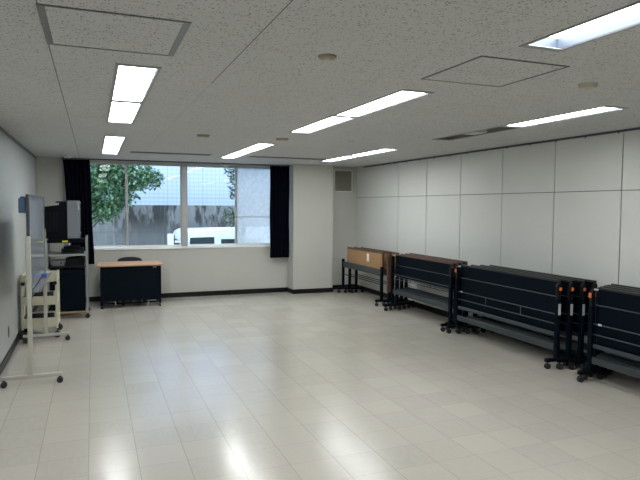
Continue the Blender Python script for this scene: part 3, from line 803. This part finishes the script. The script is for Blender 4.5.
# trees: trunk and branches plus individual leaves in one foliage mesh
def tree(name, base, blobs, label, leafm, nleaf, size, seed, limbs, top):
    rnd = random.Random(seed)
    t = thing(name, label, 'tree', base)
    b_ = Vector(base)
    tk = MB().tube([(0, 0, 0), (0.03, 0.02, top*0.4), (0.0, 0.0, top*0.7), (0.04, 0, top)], [0.07, 0.055, 0.04, 0.02], 9)
    for (cx, cy, cz, rx, ry, rz) in blobs:
        q = Vector((cx, cy, cz))-b_
        s_ = Vector((0, 0, min(q.z*0.7, top*0.85)))
        m1 = s_.lerp(q, 0.5)+Vector((rnd.uniform(-.05, .05), 0, 0.06))
        tk.tube([s_, m1, q], [0.022, 0.014, 0.006], 6)
        for _ in range(limbs):
            e = q+Vector((rnd.uniform(-1, 1)*rx*0.8, rnd.uniform(-1, 1)*ry*0.8, rnd.uniform(-1, 1)*rz*0.8))
            tk.tube([m1.lerp(q, rnd.random()), e], [0.007, 0.003], 5)
    tk.build('trunk', M['bark'], t)
    bm = bmesh.new()
    wts = [rx*ry*rz for *_, rx, ry, rz in blobs]
    for _ in range(nleaf):
        cx, cy, cz, rx, ry, rz = rnd.choices(blobs, wts)[0]
        while True:
            u = Vector((rnd.uniform(-1, 1), rnd.uniform(-1, 1), rnd.uniform(-1, 1)))
            if u.length <= 1: break
        p0 = Vector((cx+u.x*rx, cy+u.y*ry, cz+u.z*rz))-b_
        s_ = size*rnd.uniform(0.7, 1.25)
        R = Matrix.Rotation(rnd.uniform(0, 2*PI), 3, 'Z') @ Matrix.Rotation(rnd.uniform(-1.1, 1.1), 3, 'X') @ Matrix.Rotation(rnd.uniform(-0.8, 0.8), 3, 'Y')
        pts = [(0, 0, 0), (0.30, 0.28, 0.06), (0.26, 0.62, 0.04), (0, 1.0, -0.10), (-0.26, 0.62, 0.04), (-0.30, 0.28, 0.06)]
        vs = [bm.verts.new(p0 + R @ (Vector(p_)*s_)) for p_ in pts]
        bm.faces.new((vs[0], vs[1], vs[2], vs[3])); bm.faces.new((vs[0], vs[3], vs[4], vs[5]))
    me = bpy.data.meshes.new('foliage'); bm.to_mesh(me); bm.free(); me.materials.append(leafm)
    o = bpy.data.objects.new('foliage', me); C.objects.link(o); o.parent = t
    return t
tree('broadleaf_tree', (-0.30, 12.6, GROUND),
     [(0.00, 12.6, 2.30, .45, .35, .45), (0.45, 12.6, 2.42, .42, .35, .36), (-0.30, 12.6, 1.85, .45, .35, .45), (0.25, 12.55, 1.95, .42, .3, .40),
      (0.85, 12.6, 2.25, .36, .28, .34), (1.15, 12.6, 2.22, .28, .22, .22), (0.10, 12.6, 1.50, .34, .3, .24), (0.60, 12.6, 1.88, .28, .25, .26), (-0.1, 12.6, 2.8, .8, .4, .3),
      (0.35, 12.6, 1.58, .28, .25, .18)],
     'leafy green tree outside the left window panes', M['leaf'], 8200, 0.085, 3, 5, 3.3)
tree('slender_tree', (2.98, 12.1, GROUND),
     [(2.82, 12.15, 2.45, .24, .22, .30), (2.85, 12.15, 2.05, .17, .2, .35), (3.1, 12.15, 2.2, .30, .25, .6), (2.80, 12.15, 1.42, .26, .2, .22), (3.25, 12.15, 1.6, .35, .2, .5), (3.5, 12.15, 2.2, .4, .3, .6)],
     'slender small-leaved tree outside the right window panes', M['leaf2'], 4200, 0.06, 9, 4, 3.2)

# ------------------------------------------------------------------ LIGHT AND CAMERA
wd = bpy.data.worlds.new('overcast_sky'); bpy.context.scene.world = wd; wd.use_nodes = True
t = wd.node_tree; bg = t.nodes['Background']
gr = t.nodes.new('ShaderNodeTexCoord'); sp = t.nodes.new('ShaderNodeSeparateXYZ'); lk(t, gr.outputs['Generated'], sp.inputs[0])
cr_ = mixc(t, ramp(t, sp.outputs[2], 0.0, 0.9), (0.84, 0.92, 1.0), (0.72, 0.85, 1.0))
lk(t, cr_, bg.inputs[0]); bg.inputs[1].default_value = 4.2

cam = bpy.data.cameras.new('camera'); co = bpy.data.objects.new('camera', cam); C.objects.link(co)
FPX = 575.9; yaw, pit, rol = .3754, .0581, .006
fw = Vector((math.sin(yaw)*math.cos(pit), math.cos(yaw)*math.cos(pit), -math.sin(pit)))
rt = Vector((math.cos(yaw), -math.sin(yaw), 0)); up = rt.cross(fw)
r2 = rt*math.cos(rol)+up*math.sin(rol); u2 = -rt*math.sin(rol)+up*math.cos(rol)
mw = Matrix.Identity(4)
for i in range(3): mw[i][0], mw[i][1], mw[i][2] = r2[i], u2[i], -fw[i]
mw.translation = (0, 0, 1.65)
co.matrix_world = mw
cam.sensor_width = 36; cam.lens = FPX/640*36; cam.clip_start = 0.05
sc_ = bpy.context.scene; sc_.camera = co
vs_ = sc_.view_settings; sc_.display_settings.display_device = 'sRGB'
vs_.view_transform = 'Standard'; vs_.look = 'None'; vs_.exposure = 0.0; vs_.gamma = 1.0; vs_.use_curve_mapping = False
